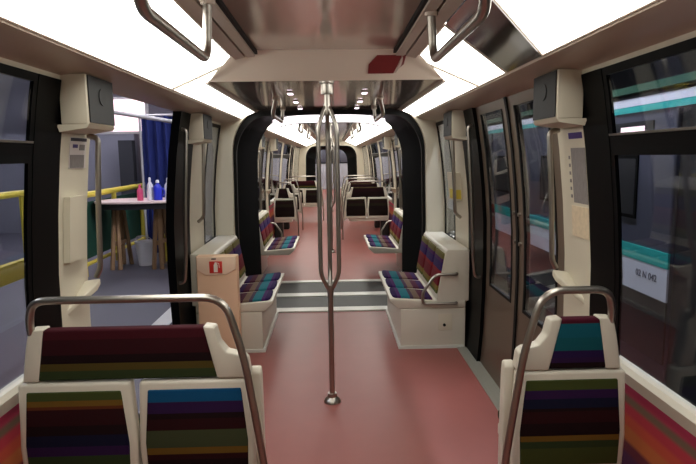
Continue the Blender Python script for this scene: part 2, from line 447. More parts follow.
CARNAME = {-1: 'the near car', 1: 'the car beyond the gangway'}
def half_car(dr):
    Y = lambda d: YC+dr*d
    car = CARNAME[dr]
    dend = 8.4 if dr < 0 else 6.30
    # end wall with the arched opening
    e0, e1 = .70, .76
    A = arch(.955, 2.045, .32, .42)
    def outer(p):
        x, z = p
        if z < 1.55: return (math.copysign(wx(z)+.03, x), z)
        t = min(1, (z-1.55)/.42)
        return (x*(1.17+.1*t) if abs(x) > .01 else 0, z+t*.22)
    O = [outer(p) for p in A]
    mb = MB()
    mb.loft([[(x, Y(e1), z) for x, z in A], [(x, Y(e1), z) for x, z in O], [(x, Y(e0), z) for x, z in O], [(x, Y(e0), z) for x, z in A], [(x, Y(e1), z) for x, z in A]])
    struct(mb.build('wall_end', 'cream'), f'cream end wall with arched opening of {car}', 'wall')
    # floor
    f = MB(); f.box(-1.18, 1.18, Y(.72), Y(dend), -.05, 0)
    struct(f.build('floor', 'floor', None, False), f'brick red floor of {car}', 'floor')
    for sx in (-1, 1):
        sd = SIDE[sx]
        w = MB()
        # cream pillars and panels under the windows
        wall_piece(w, sx, Y(.76), Y(1.24), 0, .79)
        wall_piece(w, sx, Y(1.24), Y(1.79), 0, 1.95)          # pillar next to the door, bench side
        wall_piece(w, sx, Y(.76), Y(1.24), 1.90, 1.95)
        wall_piece(w, sx, Y(3.68), Y(3.97), 0, 1.95)          # pillar next to the door, seat side
        wall_piece(w, sx, Y(3.97), Y(dend), 0, .04)
        wall_piece(w, sx, Y(3.97), Y(dend), 1.90, 1.95)
        if dr < 0: wall_piece(w, sx, Y(5.7), Y(dend), .04, 1.90)
        else: wall_piece(w, sx, Y(6.10), Y(dend), .04, 1.90)
        struct(w.build('wall_'+sd, 'cream'), f'cream side wall pillars, {sd} side of {car}', 'wall')
        # striped lining below the windows
        w = MB(); wall_piece(w, sx, Y(3.97), Y(5.7 if dr < 0 else 6.1), .04, .70, .0, .05)
        struct(w.build('wall_lining', 'wallfab', None), f'pink and orange striped lining under the {sd} windows of {car}', 'wall')
        # black door and window posts
        p = MB()
        wall_piece(p, sx, Y(1.79), Y(2.24), 0, 1.95, .012)
        wall_piece(p, sx, Y(3.97), Y(4.18), .70, 1.90, .006, .02)
        struct(p.build(nm('trim'), 'blackgloss', None), f'black door pocket and window posts, {sd} side of {car}', 'post')
        # header above the door and cove under the light panels
        h = MB()
        h.prism([(sx*1.10, 1.92), (sx*1.055, 1.918), (sx*.93, 1.935), (sx*.865, 1.955), (sx*.862, 1.968), (sx*.90, 2.02), (sx*1.12, 2.02)], 'Y', Y(.72), Y(dend))
        struct(h.build(nm('trim'), 'cove', None), f'beige ceiling cove along the {sd} side of {car}', 'cove')
        # threshold
        t = MB(); t.box(sx*1.03, sx*1.145, Y(1.905), Y(3.70), 0, .008)
        for k in range(4): t.box(sx*(1.04+k*.024), sx*(1.05+k*.024), Y(1.905), Y(3.70), .008, .0105)
        struct(t.build(nm('trim'), 'alu', None, False), f'grey metal door threshold, {sd} side of {car}', 'threshold')
        # windows
        ya, yb = sorted((Y(.76), Y(1.24)))
        window(sx, ya, yb, .79, 1.90, f'small window above the bench, {sd} side of {car}', transom=False, sill=False)
        ya, yb = sorted((Y(4.18), Y(5.7 if dr < 0 else 6.1)))
        window(sx, ya, yb, .70, 1.90, f'large window with top vent, {sd} side of {car}')
        # door handrails on both pillars
        for d, dd, lab in ((3.745, -.03, 'seat side'), (1.60, .0, 'bench side')):
            if d > 3:
                pts = [(sx*1.075, Y(d), 1.69), (sx*1.03, Y(d), 1.68), (sx*1.052, Y(d), 1.35), (sx*1.062, Y(d), 1.08), (sx*1.085, Y(d-.0), 1.04)]
                rail('door_handrail', pts, .0125, f'steel handrail below the loudspeaker of the {sd} door pillar in {car}', fillet=.05, group='door pillar handrails')
            else:
                pts = [(sx*1.09, Y(d), 1.74), (sx*1.04, Y(d), 1.73), (sx*1.055, Y(d), 1.4), (sx*1.068, Y(d), 1.09), (sx*1.12, Y(d-.02), 1.05)]
                rail('door_handrail', pts, .015, f'steel handrail on the {sd} pillar between door and bench in {car}', fillet=.05, group='door pillar handrails')
        pts = [(sx*1.085, Y(2.175), 1.80), (sx*1.03, Y(2.175), 1.79), (sx*1.062, Y(2.175), 1.3), (sx*1.085, Y(2.175), .80), (sx*1.10, Y(2.175), .66), (sx*1.16, Y(2.175), .65)]
        rail('door_handrail', pts, .013, f'long thin handrail along the black {sd} door edge in {car}', fillet=.06, group='door edge handrails')
        # swooping bracket at the pillar foot of the handrail
        s_ = MB()
        d = 3.73
        s_.hexa([(sx*1.165, Y(3.93), .885), (sx*1.15, Y(3.72), .99), (sx*1.075, Y(3.72), 1.0), (sx*1.08, Y(3.75), .975)], (0, 0, .03), .006)
        tag(s_.build('rail_bracket', 'cream'), f'cream swooping bracket under the {sd} door handrail of {car}', 'bracket', 'handrail brackets')
        speaker(sx, Y(4.01), Y(3.73), f'dark loudspeaker over the {sd} door pillar by the seats in {car}')
        speaker(sx, Y(1.97), Y(1.64), f'dark loudspeaker over the {sd} door edge by the bench in {car}')
    return Y

for dr in (-1, 1): half_car(dr)

# ------------------------------------------------------------------ ceilings
def zlow(): return 2.04
def high_ceiling(y0, y1, label):
    c = MB(); c.box(-.39, .39, y0, y1, 2.165, 2.19)
    struct(c.build('ceiling', 'ceil', None, False), label, 'ceiling')
    for sx in (-1, 1):
        t = MB()
        t.box(sx*.375, sx*.39, y0, y1, 2.146, 2.165)
        struct(t.build(nm('trim'), 'black', None, False), f'dark slot, {SIDE[sx]} of the {label}', 'trim')
        t = MB()
        t.prism([(sx*.39, 2.133), (sx*.435, 2.131), (sx*.435, 2.17), (sx*.39, 2.17)], 'Y', y0, y1)
        t.prism([(sx*.446, 2.129), (sx*.499, 2.118), (sx*.499, 2.17), (sx*.446, 2.17)], 'Y', y0, y1)
        struct(t.build(nm('trim'), 'strip', None, False), f'brown rail strips, {SIDE[sx]} of the {label}', 'trim')
        t = MB(); t.box(sx*.435, sx*.446, y0, y1, 2.15, 2.17)
        struct(t.build(nm('trim'), 'black', None, False), f'thin dark groove, {SIDE[sx]} of the {label}', 'trim')
def low_ceiling(y0, y1, label):
    c = MB(); c.box(-.715, .715, y0, y1, 2.04, 2.07)
    # shallow panel joints
    struct(c.build('ceiling', 'ceil_low', None, False), label, 'ceiling')
    for sx in (-1, 1):
        t = MB(); t.box(sx*.70, sx*.722, y0, y1, 2.022, 2.04)
        struct(t.build(nm('trim'), 'strip', None, False), f'edge strip, {SIDE[sx]} of the {label}', 'trim')
def beam(ya, za, xa, yb, zb, xb, label):
    """sloped transition between the high (a) and the low (b) ceiling."""
    c = MB()
    d = .006 if yb > ya else -.006
    c.hexa([(-xa, ya, za), (xa, ya, za), (xb, yb, zb), (-xb, yb, zb)], (0, .03 if yb > ya else -.03, .02), .003)
    return struct(c.build('beam', 'beam', None, False), label, 'beam')
high_ceiling(-2.06, 3.2, 'glossy raised ceiling of the near car')
beam(3.17, 2.172, .485, 3.43, 2.030, .722, 'beige sloping beam across the ceiling of the near car')
low_ceiling(3.43, 5.62, 'mirror-like lowered ceiling before the gangway')
high_ceiling(7.06, 19.9, 'raised ceiling of the far car')
# light panels
LP = 'ceiling light panels'
light_panel([(.505, .0), (.86, .0), (.86, 3.2), (.565, 3.2), (.505, 3.09)], -1, 'long bright light panel over the left seats and door', LP)
light_panel([(.60, 3.24), (.86, 3.24), (.86, 4.36), (.722, 4.36), (.722, 3.5)], -1, 'bright light panel beside the left end of the ceiling beam', LP)
light_panel([(.722, 4.38), (.86, 4.38), (.86, 5.6), (.722, 5.6)], -1, 'bright light panel above the left bench', LP)
light_panel([(.505, .0), (.86, .0), (.86, 2.25), (.505, 1.85)], 1, 'bright light panel over the right seat, before the dark hatch', LP)
light_panel([(.505, 2.42), (.86, 2.72), (.86, 3.2), (.565, 3.2), (.505, 3.09)], 1, 'bright light panel between the dark hatch and the ceiling beam', LP)
light_panel([(.60, 3.24), (.86, 3.24), (.86, 4.36), (.722, 4.36), (.722, 3.5)], 1, 'bright light panel beside the right end of the ceiling beam', LP)
light_panel([(.722, 4.38), (.86, 4.38), (.86, 5.6), (.722, 5.6)], 1, 'bright light panel above the right bench', LP)
P = [(x, y, 2.12-.4306*(x-.5)) for x, y in [(.505, 1.87), (.86, 2.27), (.86, 2.70), (.505, 2.40)]]
tag(MB().hexa(P, (.006, 0, .014)).build('ceiling_hatch', 'hatch', None, False), 'dark smoked hatch between two right light panels', 'hatch')
ordn = ['first', 'second', 'third', 'fourth', 'fifth', 'sixth', 'seventh']
segs = [(7.1, 11.05), (11.13, 14.55), (14.63, 19.8)]
for sx in (-1, 1):
    for i, (a, b) in enumerate(segs):
        light_panel([(.505, a), (.86, a), (.86, b), (.505, b)], sx, f'bright light panel in the far car, {ordn[i]} beyond the gangway on the {SIDE[sx]}', LP)
for sx in (-1, 1):
    for a, b in ((11.05, 11.13), (14.55, 14.63)):
        P = [(sx*x, y, 2.12-.4306*(x-.5)-.004) for x, y in [(.505, a), (.86, a), (.86, b), (.505, b)]]
        struct(MB().hexa(P, (0, 0, .02)).build(nm('trim'), 'blackmetal', None, False), f'dark divider between light panels, {SIDE[sx]} side, far car', 'trim')
# small glowing squares in the lowered ceiling
for sx in (-1, 1):
    for i, y in enumerate((4.1, 4.72, 5.34)):
        o = tag(empty('downlight', (sx*.265, y, 2.04)), f'small square ceiling downlight, {ordn[i]} beyond the beam on the {SIDE[sx]}', 'light', 'small ceiling downlights')
        MB().box(sx*.242, sx*.288, y-.055, y+.055, 2.030, 2.0395, .003).build('bezel', 'strip', o)
        MB().box(sx*.247, sx*.283, y-.045, y+.045, 2.027, 2.032, .002).build('lens', 'down', o)

# sticker on the beam
SX0 = .0
def on_beam(x, t, up=0.):   # t: 0 at the high edge, 1 at the low edge
    return Vector((x, 3.17+.26*t-up*.48, 2.172-.142*t-up*.877))
e = thing('ceiling_sticker', 'dark red slanted sticker on the beige ceiling beam', 'sticker', on_beam(.3, .5))
MB().hexa([on_beam(x, t, .004) for x, t in [(.243, .74), (.243, .47), (.287, .20), (.425, .20), (.41, .48), (.392, .74)]], (0, -.002, -.0036)).build('red_field', 'sticker_red', e, False)
MB().hexa([on_beam(x, t, .004) for x, t in [(.428, .20), (.448, .20), (.444, .46), (.426, .56)]], (0, -.002, -.0036)).build('end_mark', 'sticker_red', e, False)
MB().hexa([on_beam(x, t, .009) for x, t in [(.421, .26), (.431, .20), (.433, .36), (.428, .50), (.402, .72), (.416, .50)]], (0, -.0024, -.0042)).build('pale_mark', 'sticker_pale', e, False)

# ------------------------------------------------------------------ gangway
e = thing('gangway_bellows', 'black ribbed rubber bellows tunnel joining the two cars', 'gangway', (0, YC, 0))
N = 36
loops = []
for i in range(N+1):
    t = i/N; y = 5.69+1.30*t
    rib = .010*(1 if i % 2 else -1)
    hw = .945-.045*math.sin(PI*t*.5)-.0*t+rib*.8
    A = arch(hw, 1.998+.06*min(1, t*3), .32+.06*t, .40+.10*t)
    loops.append([(x, y, z) for x, z in A])
b = MB(); b.loft(loops)
outer = [[(x*1.12, y, z*1.04+.02) for x, y, z in L] for L in (loops[0], loops[-1])]
b.loft(outer)
b.loft([loops[0], outer[0]]); b.loft([loops[-1], outer[1]])
b.build('rubber_folds', 'bellows', e)
for yy, nme in ((5.664, 'near'), (7.016, 'far')):
    A = arch(.96, 2.05, .32, .42); B = arch(.925, 1.99 if nme == 'near' else 2.03, .32, .40)
    r = MB(); r.loft([[(x, yy-.022, z) for x, z in A], [(x, yy-.022, z) for x, z in B], [(x, yy+.022, z) for x, z in B], [(x, yy+.022, z) for x, z in A]])
    r.build('arch_rim', 'black', e)
e = thing('gangway_light', 'white curved light band under the top of the black gangway arch', 'light', (0, 6.9, 2.02))  # ceiling panel made to glow, standing in for light it reflects
L0 = [(x, 2.032-.05*(x/.62)**4) for x in [(-.62+k*1.24/16) for k in range(17)]]
l = MB(); l.loft([[(x, 6.3, z+.010) for x, z in L0], [(x, 6.96, z) for x, z in L0], [(x, 6.96, z-.03) for x, z in L0], [(x, 6.3, z-.02) for x, z in L0], [(x, 6.3, z+.010) for x, z in L0]])
l.build('diffuser', 'gang_light', e)
l = MB(); l.loft([[(x, 6.965, z) for x, z in L0], [(x, 6.985, z) for x, z in L0], [(x, 6.985, z-.042) for x, z in L0], [(x, 6.965, z-.042) for x, z in L0], [(x, 6.965, z) for x, z in L0]]); l.build('light_edge', 'blackmetal', e)
g = MB(); g.box(-.95, .95, 5.60, 7.08, -.05, -.004)
struct(g.build('floor', 'black', None, False), 'black underfloor of the gangway', 'floor')
GP = 'gangway tread plates'
for (y0, y1, m, lab) in ((5.615, 5.76, 'plate_edge', 'pale edge strip where the near red floor meets the gangway'), (5.77, 6.24, 'plate', 'dark brushed steel gangway plate behind the near pale strip'),
                         (6.25, 6.40, 'plate_edge', 'pale strip in the middle between the two gangway plates'), (6.41, 6.96, 'plate', 'dark brushed steel gangway plate before the far floor'), (6.97, 7.07, 'plate_edge', 'pale edge strip at the far end of the gangway')):
    p = MB(); p.box(-.86, .86, y0, y1, -.004, .004 if m == 'plate' else .012, .002)
    tag(p.build('tread_plate', m, None, False), lab, 'floor plate', GP)
for sx in (-1, 1):
    pts = [(sx*.95, 7.075, 1.66), (sx*.885, 7.10, 1.66), (sx*.88, 7.10, 1.62), (sx*.882, 7.10, .92), (sx*.95, 7.075, .90)]
    rail('gangway_handrail', pts, .013, f'vertical steel handrail in the gangway mouth, {SIDE[sx]} side', fillet=.03, group='gangway handrails')

# ------------------------------------------------------------------ centre pole
def pole(y, label, group, ztop=2.04, ang=0):
    e = thing('grab_pole', label, 'pole', (0, y, 0), group)
    MB().lathe([(.0, 0), (.056, 0), (.055, .008), (.046, .022), (.034, .034), (.030, .036), (.030, .06), (.024, .062), (.018, .062)], (0, y, 0)).build('floor_flange', 'steel', e)
    MB().tube([(0, y, .03), (0, y, .70), (0, y, .745), (0, y, .775)], [.0175, .0175, .023, .020], n=18).build('lower_shaft', 'steel', e)
    for k in range(3):
        a = R(90+120*k+ang); ox, oy = .066*math.cos(a), .066*math.sin(a)
        MB().tube([(ox*.1, y+oy*.1, .745), (ox*.35, y+oy*.35, .77), (ox, y+oy, .85), (ox, y+oy, 1.76), (ox*.35, y+oy*.35, 1.86), (ox*.1, y+oy*.1, 1.885)], .0135, .07).build('branch', 'steel', e)
    MB().tube([(0, y, 1.83), (0, y, 1.86), (0, y, 1.91), (0, y, ztop-.03)], [.018, .024, .0175, .0175], n=18).build('upper_shaft', 'steel', e)
    MB().lathe([(.0, 0), (.034, 0), (.036, .01), (.036, .06), (.045, .066), (.045, .078)], (0, y, ztop-.078)).build('ceiling_collar', 'steel', e)
    return e
GPOLE = 'three-branched grab poles'
pole(3.475, 'three-branched steel grab pole on the red floor of the near car', GPOLE, 2.034)
pole(9.25, 'three-branched grab pole in the first doorway beyond the gangway', GPOLE, 2.165)
pole(16.35, 'three-branched grab pole near the far end of the second car', GPOLE, 2.165, 60)

# ------------------------------------------------------------------ ceiling grab rails
def ceil_rail(sx, x, z, y0, y1, label, zt=2.135):
    xo = x+.02
    pts = [(sx*(xo-.05), y0-.05, zt), (sx*x, y0, z), (sx*x, y1, z), (sx*(xo-.03), y1+.0, zt)]
    e = thing('ceiling_rail', label, 'handrail', (sx*x, (y0+y1)/2, z), 'ceiling grab rails')
    MB().tube(pts, .0165, .07).build('bar', 'steel', e)
    for p in (pts[0], pts[-1]):
        MB().lathe([(0, -.016), (.024, -.016), (.028, -.003), (.028, .0)], (p[0], p[1], p[2])).build('ceiling_bracket', 'strip', e)
ceil_rail(-1, .415, 1.93, 1.36, 2.08, 'steel grab rail hanging from the ceiling over the left seats')
ceil_rail(1, .432, 1.95, 1.5, 2.27, 'steel grab rail hanging from the ceiling over the right seat')
for sx in (-1, 1):
    ceil_rail(sx, .44, 1.915, 4.55, 5.4, f'small hanging grab rail before the gangway arch, {SIDE[sx]} side', 2.037)
    ceil_rail(sx, .43, 1.95, 7.9, 8.8, f'hanging grab rail just beyond the gangway, {SIDE[sx]} side', 2.135)
    ceil_rail(sx, .43, 1.95, 10.6, 11.8, f'hanging grab rail over the far seats, {SIDE[sx]} side', 2.135)

# ------------------------------------------------------------------ seats and benches
SG = 'seats with striped fabric backs'
seat_row(-.264, -1.105, 1.9, ['fabB', 'fabA'], 'topA', 'double seat in the near car with dark striped back and steel grab rail', SG)
seat_row(.660, 1.085, 1.9, ['fabC'], 'topC', 'single seat by the near right window with teal striped headrest', SG)
far = [(10.7, -1, 1, 'single seat nearest the gangway on the left of the far car'), (10.7, 1, 2, 'double seat nearest the gangway on the right of the far car'),
       (12.25, -1, 1, 'single seat second from the gangway on the left of the far car'), (12.25, 1, 2, 'double seat second from the gangway on the right of the far car'),
       (14.0, -1, 2, 'double seat at the back left of the far car'), (14.0, 1, 2, 'double seat at the back right of the far car')]
for y, sx, n, lab in far:
    seat_row(sx*(1.112-.431*n), sx*1.112, y, ['fabD']*n, 'topD' if y < 14 else 'topA', lab, SG)
bench(1, -1, 'three place bench with purple and teal cushions right before the gangway')
bench(-1, -1, 'three place bench behind the peach extinguisher cabinet', rail_side=False, access=False)
bench(1, 1, 'three place bench with arm rail beyond the gangway on the right')
bench(-1, 1, 'three place bench with arm rail beyond the gangway on the left')

# extinguisher cabinet at the end of the left bench
e = thing('extinguisher_cabinet', 'peach cabinet with red fire extinguisher sign at the end of the left bench', 'cabinet', (-.9, 4.40, 0))
MB().box(-1.055, -.735, 4.345, 4.434, .0, .825, .008).build('cabinet_body', 'peach', e)
MB().prism([(-1.048, .82), (-1.048, .72), (-.98, .675), (-.82, .675), (-.742, .72), (-.742, .82)], 'Y', 4.332, 4.35, .005).build('hood', 'peach_light', e)
s_ = MB().box(-.948, -.848, 4.326, 4.3325, .692, .785, .002).build('extinguisher_sign', 'sign_red', e)
fx = MB()
fx.prism([(-.913, .70), (-.913, .758), (-.907, .766), (-.903, .778), (-.893, .778), (-.889, .766), (-.883, .758), (-.883, .70)], 'Y', 4.323, 4.327)
fx.tube([(-.895, 4.3245, .775), (-.873, 4.3245, .77), (-.870, 4.3245, .735)], .003, n=6)
fx.build('sign_pictogram', 'sign_white', s_, False)
MB().box(-.93, -.895, 4.327, 4.3325, .80, .808).build('latch', 'blackmetal', e)

# ------------------------------------------------------------------ right doors, closed
def door_leaf(sx, y0, y1, label, handle_y):
    e = struct(empty(nm('door'), (sx*1.13, (y0+y1)/2, 0)), label, 'door')
    o = -.012
    p = MB(); wall_piece(p, sx, y0, y1, .01, .63, o, .035); p.build('door_panel', 'door', e)
    s1 = MB(); wall_piece(s1, sx, y0, y0+.10, .63, 1.93, o, .035); s1.build('door_stile', 'stile', e)
    s1 = MB(); wall_piece(s1, sx, y1-.10, y1, .63, 1.93, o, .035); s1.build('door_stile', 'stile', e)
    s1 = MB(); wall_piece(s1, sx, y0+.10, y1-.10, 1.86, 1.93, o, .035); s1.build('door_header', 'stile', e)
    g = MB(); wall_piece(g, sx, y0+.10, y1-.10, .63, 1.86, o-.002, .006); g.build('glass', 'glass', e)
    k = MB(); wall_piece(k, sx, y0+.10, y0+.118, .63, 1.86, o+.004, .03); wall_piece(k, sx, y1-.118, y1-.10, .63, 1.86, o+.004, .03); wall_piece(k, sx, y0+.118, y1-.118, .63, .648, o+.004, .03)
    k.build('glass_seal', 'black', e)
    for z in (1.22, 1.04):
        MB().tube([(sx*(wx(z)+.012), handle_y, z), (sx*(wx(z)-.002), handle_y, z)], .012, n=12).build('lock_button', 'steel', e)
def door_pair(sx, Yf, where):
    ya, yb = sorted((Yf(2.24), Yf(3.68))); ym = (ya+yb)/2
    door_leaf(sx, ya+.01, ym-.012, f'closed sliding door leaf nearer the camera, {SIDE[sx]} side of {where}', ym-.05)
    door_leaf(sx, ym+.012, yb-.01, f'closed sliding door leaf further away, {SIDE[sx]} side of {where}', ym+.05)
    r = MB(); wall_piece(r, sx, ym-.018, ym+.018, .01, 1.93, -.002, .03)
    struct(r.build(nm('trim'), 'black', None), f'black rubber seal between the {SIDE[sx]} door leaves of {where}', 'seal')
door_pair(1, lambda d: YC-d, 'the near car')
for sx in (-1, 1): door_pair(sx, lambda d: YC+d, 'the far car')

# ------------------------------------------------------------------ notices and panels on the near pillars
def on_wall(sx, y0, y1, z0, z1, th=.003, off=0.):
    mb = MB(); wall_piece(mb, sx, y0, y1, z0, z1, off+th, th); return mb
e = thing('line_notice', 'tall pale notice with purple heading on the right door pillar', 'notice', (1.12, 2.490, 1.4))
on_wall(1, 2.380, 2.575, 1.20, 1.69).build('sheet', 'cream', e)
on_wall(1, 2.395, 2.530, 1.645, 1.672, .002, .003).build('heading', 'purple', e)
on_wall(1, 2.380, 2.520, 1.36, 1.605, .002, .003).build('timetable', 'grey_tab', e)
for k in range(6): on_wall(1, 2.535, 2.550, 1.38+k*.035, 1.395+k*.035, .002, .003).build('side_mark', 'grey_tab', e)
on_wall(1, 2.380, 2.550, 1.205, 1.345, .002, .003).build('network_map', 'map', e)
e = thing('line_notice', 'small white notice with dark heading on the left door pillar', 'notice', (-1.12, 2.560, 1.6))
on_wall(-1, 2.460, 2.620, 1.545, 1.68).build('sheet', 'paper', e)
on_wall(-1, 2.462, 2.615, 1.664, 1.678, .002, .003).build('heading', 'navy', e)
on_wall(-1, 2.485, 2.530, 1.635, 1.65, .002, .003).build('logo_bar', 'purple', e)
on_wall(-1, 2.465, 2.600, 1.548, 1.605, .002, .003).build('text_block', 'grey_tab', e)
on_wall(-1, 2.550, 2.600, 1.625, 1.65, .002, .003).build('small_text', 'grey_tab', e)
mb = MB(); wall_piece(mb, -1, 2.42, 2.585, 1.14, 1.425, .03, .028)
tag(mb.build('raised_panel', 'cream'), 'raised cream equipment cover on the left door pillar below the notice', 'cover')

e = thing('call_box', 'small cream box with yellow label on the pillar above the right bench', 'box', (1.12, 5.0, 1.3))
mb = MB(); wall_piece(mb, 1, 4.80, 5.08, 1.19, 1.43, .060, .059); mb.build('box_body', 'cream', e)
mb = MB(); wall_piece(mb, 1, 4.82, 5.00, 1.205, 1.285, .064, .004); wall_piece(mb, 1, 4.796, 4.80, 1.205, 1.285, .058, .05); mb.build('yellow_label', 'yellow', e)

# ------------------------------------------------------------------ far car: middle, second end, third car
def far_rest():
    for sx in (-1, 1):
        sd = SIDE[sx]
        w = MB()
        wall_piece(w, sx, 12.64, 12.96, 0, 1.95)
        wall_piece(w, sx, 12.96, 15.0, 0, .73); wall_piece(w, sx, 12.96, 19.9, 1.915, 1.95)
        wall_piece(w, sx, 15.0, 15.35, 0, 1.95); wall_piece(w, sx, 16.7, 17.2, 0, 1.95); wall_piece(w, sx, 17.2, 19.9, 0, .79); wall_piece(w, sx, 19.4, 19.9, .79, 1.915)
        struct(w.build('wall_'+sd, 'cream'), f'cream pillars and lower wall at the {sd} in the back of the far car', 'wall')
        h = MB()
        h.prism([(sx*1.10, 1.92), (sx*1.055, 1.918), (sx*.93, 1.935), (sx*.865, 1.955), (sx*.862, 1.968), (sx*.90, 2.02), (sx*1.12, 2.02)], 'Y', 12.64, 19.9)
        struct(h.build(nm('trim'), 'cove', None), f'beige ceiling cove at the back of the far car, {sd} side', 'cove')
        window(sx, 12.96, 15.0, .70, 1.90, f'second large window, {sd} side of the far car')
        window(sx, 17.2, 19.4, .79, 1.915, f'last window, {sd} side of the far car', transom=False, sill=False)
        ym = 16.02
        door_leaf(sx, 15.36, ym-.012, f'last door of the far car, {sd} side, nearer leaf', ym-.05)
        door_leaf(sx, ym+.012, 16.69, f'last door of the far car, {sd} side, further leaf', ym+.05)
    f = MB(); f.box(-1.18, 1.18, 12.64, 28, -.05, 0)
    struct(f.build('floor', 'floor', None, False), 'brick red floor at the back of the far car', 'floor')
    # second arch
    A = arch(.90, 1.97, .34, .42)
    O = [((math.copysign(wx(z)+.03, x) if z < 1.5 else x*1.3), z+(0 if z < 1.5 else .22*min(1, (z-1.5)/.4))) for x, z in A]
    mb = MB(); mb.loft([[(x, 19.9, z) for x, z in A], [(x, 19.9, z) for x, z in O], [(x, 19.96, z) for x, z in O], [(x, 19.96, z) for x, z in A], [(x, 19.9, z) for x, z in A]])
    struct(mb.build('wall_end', 'cream'), 'cream end wall around the second gangway arch', 'wall')
    e = thing('gangway_bellows', 'far black bellows ring at the end of the second car', 'gangway', (0, 20.6, 0))
    loops = []
    for i in range(25):
        t = i/24; r_ = .01*(1 if i % 2 else -1)
        loops.append([(x, 20.0+1.3*t, z) for x, z in arch(.88-.27*t+r_, 1.955-.08*t, .36, .46)])
    b = MB(); b.loft(loops); b.loft([[(x*1.12, y, z*1.04+.02) for x, y, z in L] for L in (loops[0], loops[-1])])
    b.build('rubber_folds', 'bellows', e)
    A = arch(.99, 2.08, .34, .42); B = arch(.87, 1.945, .34, .44)
    r = MB(); r.loft([[(x, 19.98, z) for x, z in A], [(x, 19.98, z) for x, z in B], [(x, 20.02, z) for x, z in B]]); r.build('arch_rim', 'black', e)
    # third car
    for sx in (-1, 1):
        w = MB(); wall_piece(w, sx, 21.3, 28, 0, 2.1)
        struct(w.build('wall_'+SIDE[sx], 'cream'), f'{SIDE[sx]} wall of the last car seen through the second arch', 'wall')
        light_panel([(.505, 21.4), (.86, 21.4), (.86, 27.9), (.505, 27.9)], sx, f'light panel in the last car, {SIDE[sx]} side', LP)
        p = MB(); wall_piece(p, sx, 23.0, 24.3, .05, 1.93, .01)
        struct(p.build(nm('trim'), 'blackgloss', None), f'dark doorway in the last car, {SIDE[sx]} side', 'trim')
    c = MB(); c.box(-1.1, 1.1, 21.3, 28, 2.14, 2.17)
    struct(c.build('ceiling', 'ceil', None, False), 'ceiling of the last car', 'ceiling')
    b = MB(); b.box(-1.15, 1.15, 27.9, 27.96, 0, 2.14)
    struct(b.build('wall_end', 'bulkhead', None, False), 'pale blue grey bulkhead at the very end of the train', 'wall')
    e = struct(empty(nm('window'), (0, 27.88, 1.25)), 'dark wide cab window in the end bulkhead', 'window')  # dark panel added so the side windows reflect less brightness
    b = MB(); b.box(-1.0, 1.0, 27.87, 27.9, 1.26, 1.98, .01); b.build('window_frame', 'blackgloss', e)
    b = MB(); b.box(-.95, -.05, 27.86, 27.872, 1.31, 1.93, .004); b.box(.05, .95, 27.86, 27.872, 1.31, 1.93, .004); b.build('pane', 't_grey', e)
far_rest()
# rear wall of the near car behind the camera
w = MB(); w.box(-1.15, 1.15, -2.1, -2.06, 0, 2.2)
struct(w.build('wall_back', 'cream', None, False), 'cream wall behind the viewer', 'wall')

# ------------------------------------------------------------------ workshop on the left
g = MB(); g.box(-14, -1.26, -4, 26, -.12, -.06)
struct(g.build('workshop_floor', 'bluegrey', None, False), 'blue grey workshop floor outside the open left door', 'floor')
g = MB(); g.box(-1.80, -1.63, .5, 20, -.06, -.052)
tag(g.build('floor_line', 'line', None, False), 'white safety line painted on the workshop floor by the open door', 'line')
w = MB(); w.box(-14, -4.45, 13, 13.2, -.06, 2.18); w.box(-14, -2, 14.6, 14.8, -.06, 5.2); w.box(-14.2, -14, -4, 15, -.06, 5.2)
struct(w.build('wall_left', 'shopwall', None, False), 'grey workshop wall outside the open left door', 'wall')
g = MB(); g.box(-14, 9, -4, 26, 5.2, 5.3)
struct(g.build('ceiling', 'shopdark', None, False), 'dark workshop roof', 'ceiling')
e = struct(empty(nm('window'), (-6, 12.98, 2.5)), 'bright pale high window in the workshop wall', 'window')
MB().box(-6.3, -4.15, 13.02, 13.06, 2.2, 2.95).build('pane', 'winlit', e, False)
f = MB(); f.box(-6.3, -4.1, 12.98, 13.02, 2.16, 2.22); f.box(-6.3, -4.1, 12.98, 13.02, 2.93, 2.98)
for x in (-6.28, -5.2, -4.13): f.box(x-.035, x+.035, 12.97, 13.02, 2.2, 2.95)
f.build('window_frame', 'pipe', e, False)
p = MB(); p.box(-4.6, -4.3, 12.4, 12.6, -.06, 2.0); p.box(-4.35, -4.0, 12.45, 12.55, .9, 1.1); p.box(-4.12, -4.0, 12.4, 12.6, -.06, 1.9)
tag(p.build('tool_rack', 'shopdark', None, False), 'dark upright rack standing before the grey workshop wall', 'rack')
c = MB()
pts = []
for k in range(61):
    t = k/60; pts.append((-3.18+t*.9, 9.7+.05*math.sin(t*38)))
c.loft([[(x, y, -.03) for x, y in pts], [(x, y, 2.30) for x, y in pts], [(x, y+.015, 2.30) for x, y in pts], [(x, y+.015, -.03) for x, y in pts], [(x, y, -.03) for x, y in pts]])
e = thing('workshop_curtain', 'deep blue curtain hanging behind the workshop table', 'curtain', (-2.9, 9.7, -.06))
c.build('cloth', 'curtain', e)
MB().tube([(-3.21, 9.71, 2.32), (-2.25, 9.71, 2.32)], .02).build('curtain_rod', 'pipe', e)
MB().tube([(-3.21, 9.71, 2.32), (-3.21, 9.71, -.06)], .02).build('curtain_post', 'pipe', e)
p = MB(); p.tube([(-3.35, 8.2, 2.30), (-2.0, 8.0, 2.07)], .028)
tag(p.build('workshop_pipe', 'pipe'), 'pale grey pipe crossing above the workshop table', 'pipe')
